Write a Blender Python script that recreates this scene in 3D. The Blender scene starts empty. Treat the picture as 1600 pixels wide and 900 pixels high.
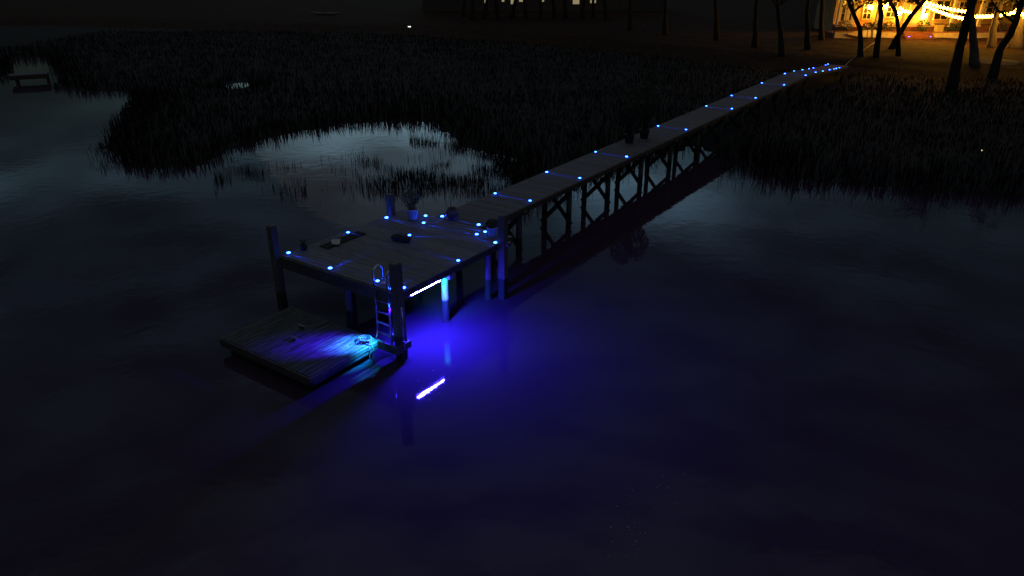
import bpy, math, random
import numpy as np
from mathutils import Vector, Matrix
random.seed(7); rng = np.random.default_rng(7)
R = math.radians
sc = bpy.context.scene
C = sc.collection

# ------------------------------------------------------------------ camera
F_PX, PITCH, HC = 1108.4, R(24.627), 7.918
PSI = R(34.6996)
HD = 1.52                                   # deck height above the water
cam_d = bpy.data.cameras.new('camera'); cam = bpy.data.objects.new('camera', cam_d); C.objects.link(cam)
cam.location = (0, 0, HC); cam.rotation_euler = (R(90) - PITCH, 0, 0)
cam_d.sensor_width = 36; cam_d.lens = F_PX / 1600 * 36; cam_d.clip_end = 6000; cam_d.clip_start = 0.1
sc.camera = cam
U = (math.sin(PSI), math.cos(PSI)); V = (math.cos(PSI), -math.sin(PSI))
def W(u, v, z=0.0): return Vector((u*U[0]+v*V[0], u*U[1]+v*V[1], z))
def ray(px, py):
    x = (px-800)/F_PX; up = (450-py)/F_PX
    return Vector((x, math.cos(PITCH)+up*math.sin(PITCH), -math.sin(PITCH)+up*math.cos(PITCH)))
def on(px, py, z):                          # where a photo point lands on a level surface
    d = ray(px, py); t = (z-HC)/d.z; return Vector((d.x*t, d.y*t, z))
def at(px, py, y):                          # where it lands at a given distance north
    d = ray(px, py); t = y/d.y; return Vector((d.x*t, y, HC+d.z*t))
def uv(px, py, z):
    p = on(px, py, z); return (p.x*U[0]+p.y*U[1], p.x*V[0]+p.y*V[1])

# ------------------------------------------------------------------ world, view
SKY_BASE = 2.2
FLOOD = 3600; FLOOD_CYAN = 1700
GAPS = [(-8, 9.5, .19, .075, 2.0), (-39, 13.0, .17, .022, .34), (-6, 17, .20, .05, .22), (8, 16.2, .17, .062, 1.25), (22, 18, .25, .06, .10)]
w = bpy.data.worlds.new('World'); sc.world = w; w.use_nodes = True
nt = w.node_tree; N = nt.nodes; L = nt.links
bg = N['Background']
sky = N.new('ShaderNodeTexSky'); sky.sky_type = 'NISHITA'; sky.sun_disc = False
sky.sun_elevation = R(-2.0); sky.sun_rotation = R(-10)
def wn(t, **k):
    n = N.new(t)
    for a, b in k.items(): setattr(n, a, b)
    return n
tc = wn('ShaderNodeTexCoord')
sep = wn('ShaderNodeSeparateXYZ'); L.new(tc.outputs['Generated'], sep.inputs[0])
mp = wn('ShaderNodeMapping'); mp.inputs['Scale'].default_value = (1.6, 1.6, 7.0); L.new(tc.outputs['Generated'], mp.inputs[0])
no = wn('ShaderNodeTexNoise'); no.inputs['Scale'].default_value = 1.7; no.inputs['Detail'].default_value = 5; L.new(mp.outputs[0], no.inputs['Vector'])
# a cloud deck with one clear gap low over the far shore, plus a fainter gap to the left; cloud noise frays both
ma = wn('ShaderNodeMath', operation='MULTIPLY_ADD'); L.new(no.outputs['Fac'], ma.inputs[0]); ma.inputs[1].default_value = 0.05; L.new(sep.outputs['Z'], ma.inputs[2])
cr = wn('ShaderNodeValToRGB'); L.new(ma.outputs[0], cr.inputs[0])
e = cr.color_ramp.elements
e[0].position = 0.0; e[0].color = (.03, .03, .03, 1)
e[1].position = 1.0; e[1].color = (.95, .95, .95, 1)
for p, c in ((.19, .03), (.25, .06), (.33, .085), (.45, .11), (.62, .22), (.78, .7)):
    k = cr.color_ramp.elements.new(p); k.color = (c, c, c, 1)
base = wn('ShaderNodeMath', operation='MULTIPLY'); L.new(cr.outputs[0], base.inputs[0]); base.inputs[1].default_value = SKY_BASE
# direction jittered by cloud noise, used for the gaps
jit = wn('ShaderNodeVectorMath', operation='MULTIPLY_ADD'); L.new(no.outputs['Color'], jit.inputs[0]); jit.inputs[1].default_value = (.30, .30, .075); L.new(tc.outputs['Generated'], jit.inputs[2])
def gap(az, el, saz, sel, amp):
    c = (math.sin(R(az))*math.cos(R(el))+.15, math.cos(R(az))*math.cos(R(el))+.15, math.sin(R(el))+.0375)
    sb = wn('ShaderNodeVectorMath', operation='SUBTRACT'); L.new(jit.outputs[0], sb.inputs[0]); sb.inputs[1].default_value = c
    ml = wn('ShaderNodeVectorMath', operation='MULTIPLY'); L.new(sb.outputs[0], ml.inputs[0]); ml.inputs[1].default_value = (1/saz, 1/saz, 1/sel)
    dt = wn('ShaderNodeVectorMath', operation='DOT_PRODUCT'); L.new(ml.outputs[0], dt.inputs[0]); L.new(ml.outputs[0], dt.inputs[1])
    ng = wn('ShaderNodeMath', operation='MULTIPLY'); L.new(dt.outputs['Value'], ng.inputs[0]); ng.inputs[1].default_value = -1
    ex = wn('ShaderNodeMath', operation='EXPONENT'); L.new(ng.outputs[0], ex.inputs[0])
    am = wn('ShaderNodeMath', operation='MULTIPLY'); L.new(ex.outputs[0], am.inputs[0]); am.inputs[1].default_value = amp; return am
g = base
for args in GAPS:
    ad = wn('ShaderNodeMath', operation='ADD'); L.new(g.outputs[0], ad.inputs[0]); L.new(gap(*args).outputs[0], ad.inputs[1]); g = ad
no2 = wn('ShaderNodeTexNoise'); no2.inputs['Scale'].default_value = 4.2; no2.inputs['Detail'].default_value = 4; L.new(mp.outputs[0], no2.inputs['Vector'])
cr2 = wn('ShaderNodeMapRange'); L.new(no2.outputs['Fac'], cr2.inputs[0]); cr2.inputs[1].default_value = .35; cr2.inputs[2].default_value = .65; cr2.inputs[3].default_value = .50; cr2.inputs[4].default_value = 1.4
mx = wn('ShaderNodeVectorMath', operation='SCALE'); L.new(sky.outputs[0], mx.inputs[0]); L.new(g.outputs[0], mx.inputs['Scale'])
mx2 = wn('ShaderNodeVectorMath', operation='SCALE'); L.new(mx.outputs[0], mx2.inputs[0]); L.new(cr2.outputs[0], mx2.inputs['Scale'])
tr = wn('ShaderNodeValToRGB'); L.new(sep.outputs['Z'], tr.inputs[0])
tr.color_ramp.elements[0].position = .15; tr.color_ramp.elements[0].color = (.38, .69, .93, 1)
tr.color_ramp.elements[1].position = .85; tr.color_ramp.elements[1].color = (.95, .80, .58, 1)
k = tr.color_ramp.elements.new(.45); k.color = (.55, .78, .95, 1)
mx3 = wn('ShaderNodeVectorMath', operation='MULTIPLY'); L.new(mx2.outputs[0], mx3.inputs[0]); L.new(tr.outputs[0], mx3.inputs[1])
L.new(mx3.outputs[0], bg.inputs[0]); bg.inputs[1].default_value = 1.0
sc.view_settings.view_transform = 'Standard'; sc.view_settings.look = 'None'
sc.view_settings.exposure = 0; sc.view_settings.gamma = 1; sc.view_settings.use_curve_mapping = False
sun_d = bpy.data.lights.new('twilight_sun', 'SUN'); sun_d.energy = 0.004; sun_d.angle = R(20); sun_d.color = (1, .9, .8)
sun = bpy.data.objects.new('twilight_sun', sun_d); C.objects.link(sun); sun.rotation_euler = (R(80), 0, R(-170))
try:
    sc.cycles.use_denoising = True
    sc.cycles.sample_clamp_indirect = 3.0
    sc.cycles.max_bounces = 6
except Exception: pass

# ------------------------------------------------------------------ materials
def mat(name, col, rough=.8, var=0, scale=6, stretch=(1, 1, 1), metal=0, bump=0, bscale=30, attr=None, spec=.5):
    m = bpy.data.materials.new(name); m.use_nodes = True
    t = m.node_tree; b = t.nodes['Principled BSDF']
    b.inputs['Roughness'].default_value = rough; b.inputs['Metallic'].default_value = metal
    b.inputs['Specular IOR Level'].default_value = spec
    tcn = t.nodes.new('ShaderNodeTexCoord'); mpn = t.nodes.new('ShaderNodeMapping'); mpn.inputs['Scale'].default_value = stretch
    t.links.new(tcn.outputs['Object'], mpn.inputs[0])
    nn = t.nodes.new('ShaderNodeTexNoise'); nn.inputs['Scale'].default_value = scale; nn.inputs['Detail'].default_value = 6
    t.links.new(mpn.outputs[0], nn.inputs['Vector'])
    r = t.nodes.new('ShaderNodeValToRGB')
    lo = [max(0, c*(1-var)) for c in col]; hi = [min(1, c*(1+var)) for c in col]
    r.color_ramp.elements[0].position = .3; r.color_ramp.elements[0].color = (*lo, 1)
    r.color_ramp.elements[1].position = .7; r.color_ramp.elements[1].color = (*hi, 1)
    t.links.new(nn.outputs['Fac'], r.inputs[0]); out = r.outputs[0]
    if attr:
        an = t.nodes.new('ShaderNodeAttribute'); an.attribute_name = attr
        mm = t.nodes.new('ShaderNodeMix'); mm.data_type = 'RGBA'; mm.blend_type = 'MULTIPLY'; mm.inputs[0].default_value = 1
        t.links.new(out, mm.inputs[6]); t.links.new(an.outputs['Color'], mm.inputs[7]); out = mm.outputs[2]
    t.links.new(out, b.inputs['Base Color'])
    if bump:
        bn = t.nodes.new('ShaderNodeTexNoise'); bn.inputs['Scale'].default_value = bscale; bn.inputs['Detail'].default_value = 4
        t.links.new(mpn.outputs[0], bn.inputs['Vector'])
        bb = t.nodes.new('ShaderNodeBump'); bb.inputs['Strength'].default_value = bump; bb.inputs['Distance'].default_value = .02
        t.links.new(bn.outputs['Fac'], bb.inputs['Height']); t.links.new(bb.outputs[0], b.inputs['Normal'])
    return m
def emit(name, col, s):
    m = bpy.data.materials.new(name); m.use_nodes = True; t = m.node_tree
    t.nodes.remove(t.nodes['Principled BSDF'])
    en = t.nodes.new('ShaderNodeEmission'); en.inputs[0].default_value = (*col, 1); en.inputs[1].default_value = s
    t.links.new(en.outputs[0], t.nodes['Material Output'].inputs[0]); return m
BLUE = (.012, .062, 1.0)
WARM = (1.0, .43, .024)
M = {}
M['deck'] = mat('weathered_deck_wood', (.150, .155, .185), .75, .35, 3, (1, 9, 9), bump=.4, bscale=40, attr='tone')
M['walk'] = mat('weathered_walkway_wood', (.135, .135, .155), .8, .3, 3, (1, 9, 9), bump=.4, bscale=40, attr='tone')
M['beam'] = mat('dark_treated_beam', (.085, .08, .075), .8, .3, 4, (3, 3, 1), bump=.3)
M['metal'] = mat('stainless_tube', (.75, .75, .76), .25, .05, 10, metal=1)
M['dark_metal'] = mat('galvanised_bracket', (.3, .3, .32), .45, .2, 10, metal=.9)
M['pot_white'] = mat('white_pot_plastic', (.6, .6, .6), .45, .12, 8)
M['pot_glaze'] = mat('glazed_ceramic', (.12, .11, .13), .18, .3, 5)
M['pot_dark'] = mat('dark_pot_clay', (.05, .045, .04), .7, .3, 8)
M['soil'] = mat('potting_soil', (.03, .022, .016), .95, .4, 20)
M['leaf'] = mat('dark_evergreen_leaf', (.05, .075, .035), .7, .4, 2)
M['leaf_pot'] = mat('potted_plant_leaf', (.09, .12, .07), .6, .3, 3)
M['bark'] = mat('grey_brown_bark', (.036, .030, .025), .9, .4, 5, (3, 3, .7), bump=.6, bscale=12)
M['bark_pale'] = mat('lit_trunk_bark', (.22, .18, .13), .9, .4, 5, (3, 3, .7), bump=.6, bscale=12)  # paler bark copy, lamp glow on the lit trunks put into the colour
M['mat'] = mat('dark_rubber_mat', (.025, .025, .025), .9, .2, 20)
M['cloth'] = mat('pale_cloth', (.5, .5, .47), .9, .12, 12)
M['bag'] = mat('black_canvas', (.022, .02, .022), .85, .3, 15, bump=.5)
M['rope'] = mat('braided_rope', (.12, .11, .10), .9, .2, 60)
M['black'] = mat('black_rubber', (.02, .02, .02), .7, .2, 20)
M['lens'] = emit('blue_led_lens', BLUE, 55)
M['strip'] = emit('blue_led_tube', (.033, .024, 1.0), 3300)
M['lens_dim'] = emit('blue_led_lens_shaded', BLUE, 2.2)
M['bulb'] = emit('warm_bulb', WARM, 95)
M['lantern'] = emit('warm_lantern_glass', (1, .42, .035), 380)
M['window_lit'] = emit('lit_window_glow', (.95, .78, .42), .28)
M['farlamp'] = emit('far_lamp_glow', (.95, .97, .9), 2.2)
M['reflector'] = emit('tiny_amber_marker', (1, .75, .35), .8)
M['wall_cream'] = mat('cream_plaster', (.62, .46, .20), .85, .1, 2)
M['wall_white'] = mat('whitewashed_block', (.62, .52, .44), .85, .15, 3)
M['trim'] = mat('white_trim_paint', (.75, .7, .6), .6, .05, 5)
M['brick'] = mat('brick_paving', (.30, .12, .06), .9, .35, 8)
M['stepwood'] = mat('red_brown_step_boards', (.22, .07, .035), .8, .25, 6)
M['glassdark'] = mat('window_glass_dark', (.03, .03, .03), .08, .1, 2)
M['roof'] = mat('dark_shingle_roof', (.06, .055, .05), .9, .3, 6)
M['wire'] = mat('black_cable', (.02, .02, .02), .6, .1, 10)
M['palecord'] = mat('pale_cord', (.6, .45, .3), .8, .1, 30)
M['bar'] = mat('pale_cabinet_paint', (.6, .48, .3), .7, .1, 4)
M['farwall'] = mat('dim_far_siding', (.12, .11, .10), .9, .2, 2)
M['hull'] = mat('pale_boat_hull', (.32, .32, .31), .5, .08, 4)
M['foam'] = mat('white_water_foam', (.4, .4, .4), .8, .1, 20)

def pile_material(name, c):            # weathered post, dark wet growth below the tide mark
    m = mat(name, c, .85, .3, 5, (4, 4, .8), bump=.4, bscale=20)
    t = m.node_tree; b = t.nodes['Principled BSDF']
    src = b.inputs['Base Color'].links[0].from_socket
    g = t.nodes.new('ShaderNodeNewGeometry'); s = t.nodes.new('ShaderNodeSeparateXYZ'); t.links.new(g.outputs['Position'], s.inputs[0])
    nn = t.nodes.new('ShaderNodeTexNoise'); nn.inputs['Scale'].default_value = 14
    a = t.nodes.new('ShaderNodeMath'); a.operation = 'MULTIPLY_ADD'; t.links.new(nn.outputs['Fac'], a.inputs[0]); a.inputs[1].default_value = .1; t.links.new(s.outputs['Z'], a.inputs[2])
    mr = t.nodes.new('ShaderNodeMapRange'); t.links.new(a.outputs[0], mr.inputs[0])
    mr.inputs[1].default_value = .60; mr.inputs[2].default_value = .66; mr.inputs[3].default_value = 1; mr.inputs[4].default_value = 0
    mm = t.nodes.new('ShaderNodeMix'); mm.data_type = 'RGBA'; t.links.new(mr.outputs[0], mm.inputs[0])
    t.links.new(src, mm.inputs[6]); mm.inputs[7].default_value = (.022, .03, .026, 1)
    t.links.new(mm.outputs[2], b.inputs['Base Color']); return m
M['pile'] = pile_material('pier_pile_wood', (.14, .14, .125)); M['pile_pale'] = pile_material('pile_wood_lit', (.46, .46, .40))  # second is paler: LED brightness put into the colour of one pile
def float_material():           # boards, wet darker streaks along their length
    m = mat('float_deck_wood', (.058, .066, .072), .6, .2, 3, (9, 1, 9), bump=.4, bscale=30, attr='tone')
    t = m.node_tree; b = t.nodes['Principled BSDF']
    src = b.inputs['Base Color'].links[0].from_socket
    tcn = t.nodes.new('ShaderNodeTexCoord'); mp_ = t.nodes.new('ShaderNodeMapping'); mp_.inputs['Scale'].default_value = (9, 1.0, 1)
    t.links.new(tcn.outputs['Object'], mp_.inputs[0])
    nn = t.nodes.new('ShaderNodeTexNoise'); nn.inputs['Scale'].default_value = 2.2; nn.inputs['Detail'].default_value = 5; t.links.new(mp_.outputs[0], nn.inputs['Vector'])
    mr = t.nodes.new('ShaderNodeMapRange'); t.links.new(nn.outputs['Fac'], mr.inputs[0])
    mr.inputs[1].default_value = .46; mr.inputs[2].default_value = .54; mr.inputs[3].default_value = .28; mr.inputs[4].default_value = 1
    mm = t.nodes.new('ShaderNodeMix'); mm.data_type = 'RGBA'; mm.blend_type = 'MULTIPLY'; mm.inputs[0].default_value = 1
    t.links.new(src, mm.inputs[6]); t.links.new(mr.outputs[0], mm.inputs[7]); t.links.new(mm.outputs[2], b.inputs['Base Color']); return m
M['float'] = float_material()
def water_material():
    m = bpy.data.materials.new('still_turbid_water'); m.use_nodes = True; t = m.node_tree; b = t.nodes['Principled BSDF']
    b.inputs['Base Color'].default_value = (.044, .026, .050, 1); b.inputs['Roughness'].default_value = .035; b.inputs['IOR'].default_value = 1.33
    tcn = t.nodes.new('ShaderNodeTexCoord')
    n1 = t.nodes.new('ShaderNodeTexNoise'); n1.inputs['Scale'].default_value = 2.2; n1.inputs['Detail'].default_value = 3; t.links.new(tcn.outputs['Object'], n1.inputs['Vector'])
    n2 = t.nodes.new('ShaderNodeTexNoise'); n2.inputs['Scale'].default_value = .25; n2.inputs['Detail'].default_value = 2; t.links.new(tcn.outputs['Object'], n2.inputs['Vector'])
    a = t.nodes.new('ShaderNodeMath'); a.operation = 'MULTIPLY_ADD'; t.links.new(n2.outputs['Fac'], a.inputs[0]); a.inputs[1].default_value = 3; t.links.new(n1.outputs['Fac'], a.inputs[2])
    bb = t.nodes.new('ShaderNodeBump'); bb.inputs['Strength'].default_value = .14; bb.inputs['Distance'].default_value = .02
    t.links.new(a.outputs[0], bb.inputs['Height']); t.links.new(bb.outputs[0], b.inputs['Normal'])
    return m
M['water'] = water_material()
M['marsh_mud'] = mat('marsh_mud_and_thatch', (.030, .030, .030), .95, .25, 1.5, bump=.3, bscale=6, spec=.1)
M['lawn'] = mat('rough_lawn', (.036, .019, .010), .95, .6, 2.5, bump=1, bscale=14, spec=.1)
M['sand'] = mat('sandy_bare_patch', (.10, .07, .04), .95, .25, 3)
M['grassblade'] = mat('cordgrass_blade', (.013, .013, .0125), .95, .2, .6, spec=.15)

# ------------------------------------------------------------------ mesh builder
class MB:
    def __init__(s): s.v = []; s.f = []; s.tone = []
    def box(s, x0, x1, y0, y1, z0, z1, tone=1.0):
        b = len(s.v)
        s.v += [(x0,y0,z0),(x1,y0,z0),(x1,y1,z0),(x0,y1,z0),(x0,y0,z1),(x1,y0,z1),(x1,y1,z1),(x0,y1,z1)]
        fs = [(0,3,2,1),(4,5,6,7),(0,1,5,4),(1,2,6,5),(2,3,7,6),(3,0,4,7)]
        s.f += [tuple(b+i for i in q) for q in fs]; s.tone += [tone]*6; return s
    def obox(s, p0, p1, wid, hgt, up=(0, 0, 1), tone=1.0):      # bar with a rectangular section from p0 to p1
        p0 = Vector(p0); p1 = Vector(p1); d = (p1-p0).normalized(); sd = d.cross(Vector(up))
        if sd.length < 1e-4: sd = d.cross(Vector((1, 0, 0)))
        sd.normalize(); u2 = sd.cross(d).normalized(); b = len(s.v)
        for p in (p0, p1):
            for a, c in ((-1,-1),(1,-1),(1,1),(-1,1)): s.v.append(tuple(p+sd*a*wid/2+u2*c*hgt/2))
        fs = [(0,3,2,1),(4,5,6,7),(0,1,5,4),(1,2,6,5),(2,3,7,6),(3,0,4,7)]
        s.f += [tuple(b+i for i in q) for q in fs]; s.tone += [tone]*6; return s
    def tube(s, pts, r, n=8, cap=True):
        pts = [Vector(p) for p in pts]
        rs = r if isinstance(r, (list, tuple)) else [r]*len(pts)
        b = len(s.v); ref = None
        for i, p in enumerate(pts):
            d = (pts[min(i+1, len(pts)-1)]-pts[max(i-1, 0)]).normalized()
            if ref is None: ref = d.orthogonal().normalized()
            ref = (ref-d*ref.dot(d)).normalized(); o = d.cross(ref)
            for k in range(n):
                a = 2*math.pi*k/n; s.v.append(tuple(p+(ref*math.cos(a)+o*math.sin(a))*rs[i]))
        for i in range(len(pts)-1):
            for k in range(n):
                s.f.append((b+i*n+k, b+i*n+(k+1)%n, b+(i+1)*n+(k+1)%n, b+(i+1)*n+k)); s.tone.append(1)
        if cap:
            s.f.append(tuple(b+k for k in reversed(range(n)))); e_ = b+(len(pts)-1)*n
            s.f.append(tuple(e_+k for k in range(n))); s.tone += [1, 1]
        return s
    def lathe(s, prof, n=24, c=(0, 0, 0)):
        b = len(s.v)
        for r, z in prof:
            for k in range(n):
                a = 2*math.pi*k/n; s.v.append((c[0]+r*math.cos(a), c[1]+r*math.sin(a), c[2]+z))
        for i in range(len(prof)-1):
            for k in range(n):
                s.f.append((b+i*n+k, b+i*n+(k+1)%n, b+(i+1)*n+(k+1)%n, b+(i+1)*n+k)); s.tone.append(1)
        s.f.append(tuple(b+k for k in reversed(range(n)))); e_ = b+(len(prof)-1)*n
        s.f.append(tuple(e_+k for k in range(n))); s.tone += [1, 1]
        return s
    def ball(s, c, r, n=10, sq=1.0):
        pr = []
        for i in range(n//2+1):
            a = -math.pi/2+math.pi*i/(n//2); pr.append((max(1e-4, r*math.cos(a)), r*sq*math.sin(a)))
        return s.lathe(pr, n, c)
    def leaf(s, c, size, d=None):
        c = Vector(c)
        d = Vector(d) if d else Vector((random.gauss(0,1), random.gauss(0,1), random.gauss(0,1)))
        d.normalize(); o = d.orthogonal().normalized(); o.rotate(Matrix.Rotation(random.uniform(0, 6.28), 3, d)); q = d.cross(o)
        b = len(s.v)
        s.v += [tuple(c-o*size*.5), tuple(c+q*size*.28), tuple(c+o*size*.5), tuple(c-q*size*.28)]
        s.f.append((b, b+1, b+2, b+3)); s.tone.append(1); return s
    def build(s, name, m, parent=None, smooth=False, off=(0, 0, 0)):
        me = bpy.data.meshes.new(name)
        v = s.v if off == (0, 0, 0) else [(a-off[0], b-off[1], c-off[2]) for a, b, c in s.v]
        me.from_pydata(v, [], s.f); me.materials.append(m)
        if any(t != 1 for t in s.tone):
            at_ = me.color_attributes.new('tone', 'FLOAT_COLOR', 'CORNER')
            vals = []
            for p, t in zip(s.f, s.tone): vals += [t, t, t, 1]*len(p)
            at_.data.foreach_set('color', vals)
        elif any(n.type == 'ATTRIBUTE' for n in m.node_tree.nodes):
            at_ = me.color_attributes.new('tone', 'FLOAT_COLOR', 'CORNER'); at_.data.foreach_set('color', [1.0]*(4*sum(len(p) for p in s.f)))
        if smooth: me.polygons.foreach_set('use_smooth', [True]*len(me.polygons))
        me.update()
        o = bpy.data.objects.new(name, me); C.objects.link(o)
        if parent: o.parent = parent
        return o
def tag(o, label=None, cat=None, group=None, kind=None):
    if label: o['label'] = label
    if cat: o['category'] = cat
    if group: o['group'] = group
    if kind: o['kind'] = kind
    return o
def thing(name, loc, rz, label, cat, group=None):
    o = bpy.data.objects.new(name, None); C.objects.link(o); o.empty_display_size = .2
    o.location = loc; o.rotation_euler = (0, 0, rz); return tag(o, label, cat, group)
def copy_thing(o, loc, rz=None, label=None):
    c = o.copy(); C.objects.link(c); c.location = loc
    if rz is not None: c.rotation_euler = (0, 0, rz)
    if label: c['label'] = label
    for ch in o.children:
        k = ch.copy(); C.objects.link(k); k.parent = c
        for g in ch.children:
            q = g.copy(); C.objects.link(q); q.parent = k
    return c
def spot(parent, loc, rot, energy, size=R(24), col=(.007, .05, 1.0)):
    d = bpy.data.lights.new('led_beam', 'SPOT'); d.energy = energy; d.color = col; d.spot_size = size; d.spot_blend = .7; d.shadow_soft_size = .012
    o = bpy.data.objects.new('led_beam', d); C.objects.link(o); o.parent = parent; o.location = loc; o.rotation_euler = rot; return o

# ------------------------------------------------------------------ ground and water
def pl(pts): return [tuple(on(a, b, 0).xy) for a, b in pts]
# the waterline, walked from the far left along the marsh banks to the right
shore_w = [tuple(on(20, 92, 0).xy), tuple(on(70, 90, 0).xy)] + pl([(84,108),(92,138),(130,143),(206,146),(192,175),(172,205),(172,236),(196,256),(255,266),(318,258),(345,236),(400,222),(455,206),
        (520,198),(600,190),(650,190),(690,197),(715,222),(745,238),(790,246)])
shore_w += [tuple(W(19.6,-13.6).xy), tuple(W(22.5,-13.4).xy), tuple(W(26,-13.2).xy), tuple(W(29.5,-13.0).xy), tuple(W(32.3,-12.0).xy), tuple(W(31.6,-10.4).xy)]
shore_w += pl([(1128,238),(1160,262),(1200,278),(1260,285),(1330,290),(1420,296),(1520,301),(1620,304),(1900,315),(2400,330)])
land_poly = shore_w + [(400, 20), (400, 500), (-400, 500), (-400, 72), (-75, 66)] + pl([(-40, 98)])
left_bank = pl([(-300,150),(-60,128),(-20,124),(10,122),(17,112),(18,98),(10,88),(-300,80)])
pond = pl([(343,136),(352,131),(372,129),(388,131),(390,137),(365,139)])
def sdist(X, Y, poly):
    P = np.array(poly); Q = np.roll(P, -1, 0); d2 = np.full(X.shape, 1e18); ins = np.zeros(X.shape, bool)
    for (ax, ay), (bx, by) in zip(P, Q):
        ex, ey = bx-ax, by-ay; t = np.clip(((X-ax)*ex+(Y-ay)*ey)/max(ex*ex+ey*ey, 1e-12), 0, 1)
        d2 = np.minimum(d2, (X-ax-t*ex)**2+(Y-ay-t*ey)**2)
        c = ((ay > Y) != (by > Y))
        if ay != by: ins ^= c & (X < (bx-ax)*(Y-ay)/(by-ay)+ax)
    return np.where(ins, 1, -1)*np.sqrt(d2)
def land_sd(X, Y):
    s = np.maximum(sdist(X, Y, land_poly), sdist(X, Y, left_bank))
    return np.minimum(s, -sdist(X, Y, pond))
lawn_line = [(-400,105),(-60,100),(-12,86),(8,72),(18,59),(24,54.5),(40,50),(60,48),(150,45),(400,45)]
def lawn_sd(X, Y):
    lx = np.array([p[0] for p in lawn_line]); ly = np.array([p[1] for p in lawn_line]); return Y-np.interp(X, lx, ly)
def smooth(t): t = np.clip(t, 0, 1); return t*t*(3-2*t)
def wob(X, Y, s): return np.sin(X*s+1.3*np.sin(Y*s*.7))*np.cos(Y*s*1.1+np.sin(X*s*.6))
def height(X, Y):
    s = land_sd(X, Y)+.35*wob(X, Y, 1.9)
    h = np.where(s > 0, .02+.22*smooth(s/2.5), -.8*smooth(-s/2))
    h = h+np.where(s > 0, .05*wob(X, Y, 1.1), 0)
    l = lawn_sd(X, Y); h = h+np.where(s > 0, .62*smooth(l/9)+.14*smooth(l/25), 0)
    return h
xs = np.unique(np.round(np.concatenate([np.linspace(-2500,-160,14), np.linspace(-160,-60,26), np.arange(-60,75,.6), np.linspace(75,160,22), np.linspace(160,2500,14)]), 3))
ys = np.unique(np.round(np.concatenate([np.linspace(-1500,0,8), np.linspace(0,20,9), np.arange(20,98,.6), np.linspace(98,180,28), np.linspace(180,4500,18)]), 3))
XX, YY = np.meshgrid(xs, ys); HH = height(XX, YY)
nx, ny = len(xs), len(ys)
idx = np.arange(nx*ny).reshape(ny, nx)
quads = np.stack([idx[:-1,:-1], idx[:-1,1:], idx[1:,1:], idx[1:,:-1]], -1).reshape(-1, 4)
cx = (XX[:-1,:-1]+XX[1:,1:])/2; cy = (YY[:-1,:-1]+YY[1:,1:])/2
is_lawn = (lawn_sd(cx, cy)+1.2*wob(cx, cy, .8) > 0).reshape(-1)
co = np.stack([XX, YY, HH], -1).reshape(-1, 3)
for nm, sel, m in (('marsh_ground', ~is_lawn, M['marsh_mud']), ('lawn', is_lawn, M['lawn'])):
    q = quads[sel]; used, inv = np.unique(q, return_inverse=True)
    me = bpy.data.meshes.new(nm); me.from_pydata(co[used].tolist(), [], inv.reshape(-1, 4).tolist()); me.materials.append(m)
    me.polygons.foreach_set('use_smooth', [True]*len(me.polygons))
    o = bpy.data.objects.new(nm, me); C.objects.link(o); tag(o, kind='structure')
wm = MB(); wm.v = [(-2500,-1500,0),(2500,-1500,0),(2500,900,0),(-2500,900,0)]; wm.f = [(0,1,2,3)]; wm.tone = [1]
tag(wm.build('water', M['water']), kind='structure')

# marsh grass: single blades, thick along the banks, thinning into reeds standing in the water
def blades(name, X, Y, Z, Hh, wid, label):
    n = len(X); a = rng.uniform(0, math.pi, n); lean = rng.normal(0, .16, (n, 2))
    dx, dy = np.cos(a)*wid/2, np.sin(a)*wid/2
    v = np.empty((n, 5, 3))
    mx_, my_ = X+lean[:,0]*Hh*.35, Y+lean[:,1]*Hh*.35
    v[:,0] = np.stack([X-dx, Y-dy, Z-.1], -1); v[:,1] = np.stack([X+dx, Y+dy, Z-.1], -1)
    v[:,2] = np.stack([mx_+dx*.8, my_+dy*.8, Z+Hh*.55], -1); v[:,3] = np.stack([mx_-dx*.8, my_-dy*.8, Z+Hh*.55], -1)
    v[:,4] = np.stack([X+lean[:,0]*Hh, Y+lean[:,1]*Hh, Z+Hh], -1)
    b = (np.arange(n)*5)[:,None]
    faces = (b+np.array([[0,1,2,3]])).tolist()+(b+np.array([[3,2,4]])).tolist()
    me = bpy.data.meshes.new(name); me.from_pydata(v.reshape(-1, 3).tolist(), [], faces); me.materials.append(M['grassblade'])
    o = bpy.data.objects.new(name, me); C.objects.link(o); tag(o, label, 'grass', kind='stuff'); return o
def walk_clear(X, Y, z):
    u_ = X*U[0]+Y*U[1]; v_ = X*V[0]+Y*V[1]
    return ~((v_ > -12.6) & (v_ < -10.6) & (u_ > 13) & (u_ < 60))
def scatter(n, x0, x1, y0, y1, dens):
    X = rng.uniform(x0, x1, n); Y = rng.uniform(y0, y1, n); k = dens(X, Y) > rng.uniform(0, 1, n); return X[k], Y[k]
def vis(X, Y): return np.abs(X) < Y*.78+3
def d_bank(X, Y):
    s = land_sd(X, Y)+.35*wob(X, Y, 1.9); l = lawn_sd(X, Y)
    d = np.where(s > 0, np.clip(1.15-s/3.2, .5, 1), 0)*(l < 1)*vis(X, Y); return d*np.where(Y > 48, .6, 1)
Xa, Ya = scatter(230000, -50, 48, 20, 92, d_bank)
k = walk_clear(Xa, Ya, 0); Xa, Ya = Xa[k], Ya[k]
blades('marsh_grass', Xa, Ya, np.maximum(height(Xa, Ya), 0), rng.uniform(.3, .85, len(Xa))*(1+.35*wob(Xa, Ya, .5)+.2*wob(Xa, Ya, 2.3))*np.clip(1.2-land_sd(Xa, Ya)/6, .5, 1), .035+.03*rng.random(len(Xa)), 'dark dense cordgrass covering the marsh banks')
def clump(X, Y): return np.clip(.32+.9*wob(X+3, Y, .55)+.7*wob(X, Y+9, 1.9), 0, 1)
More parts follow.
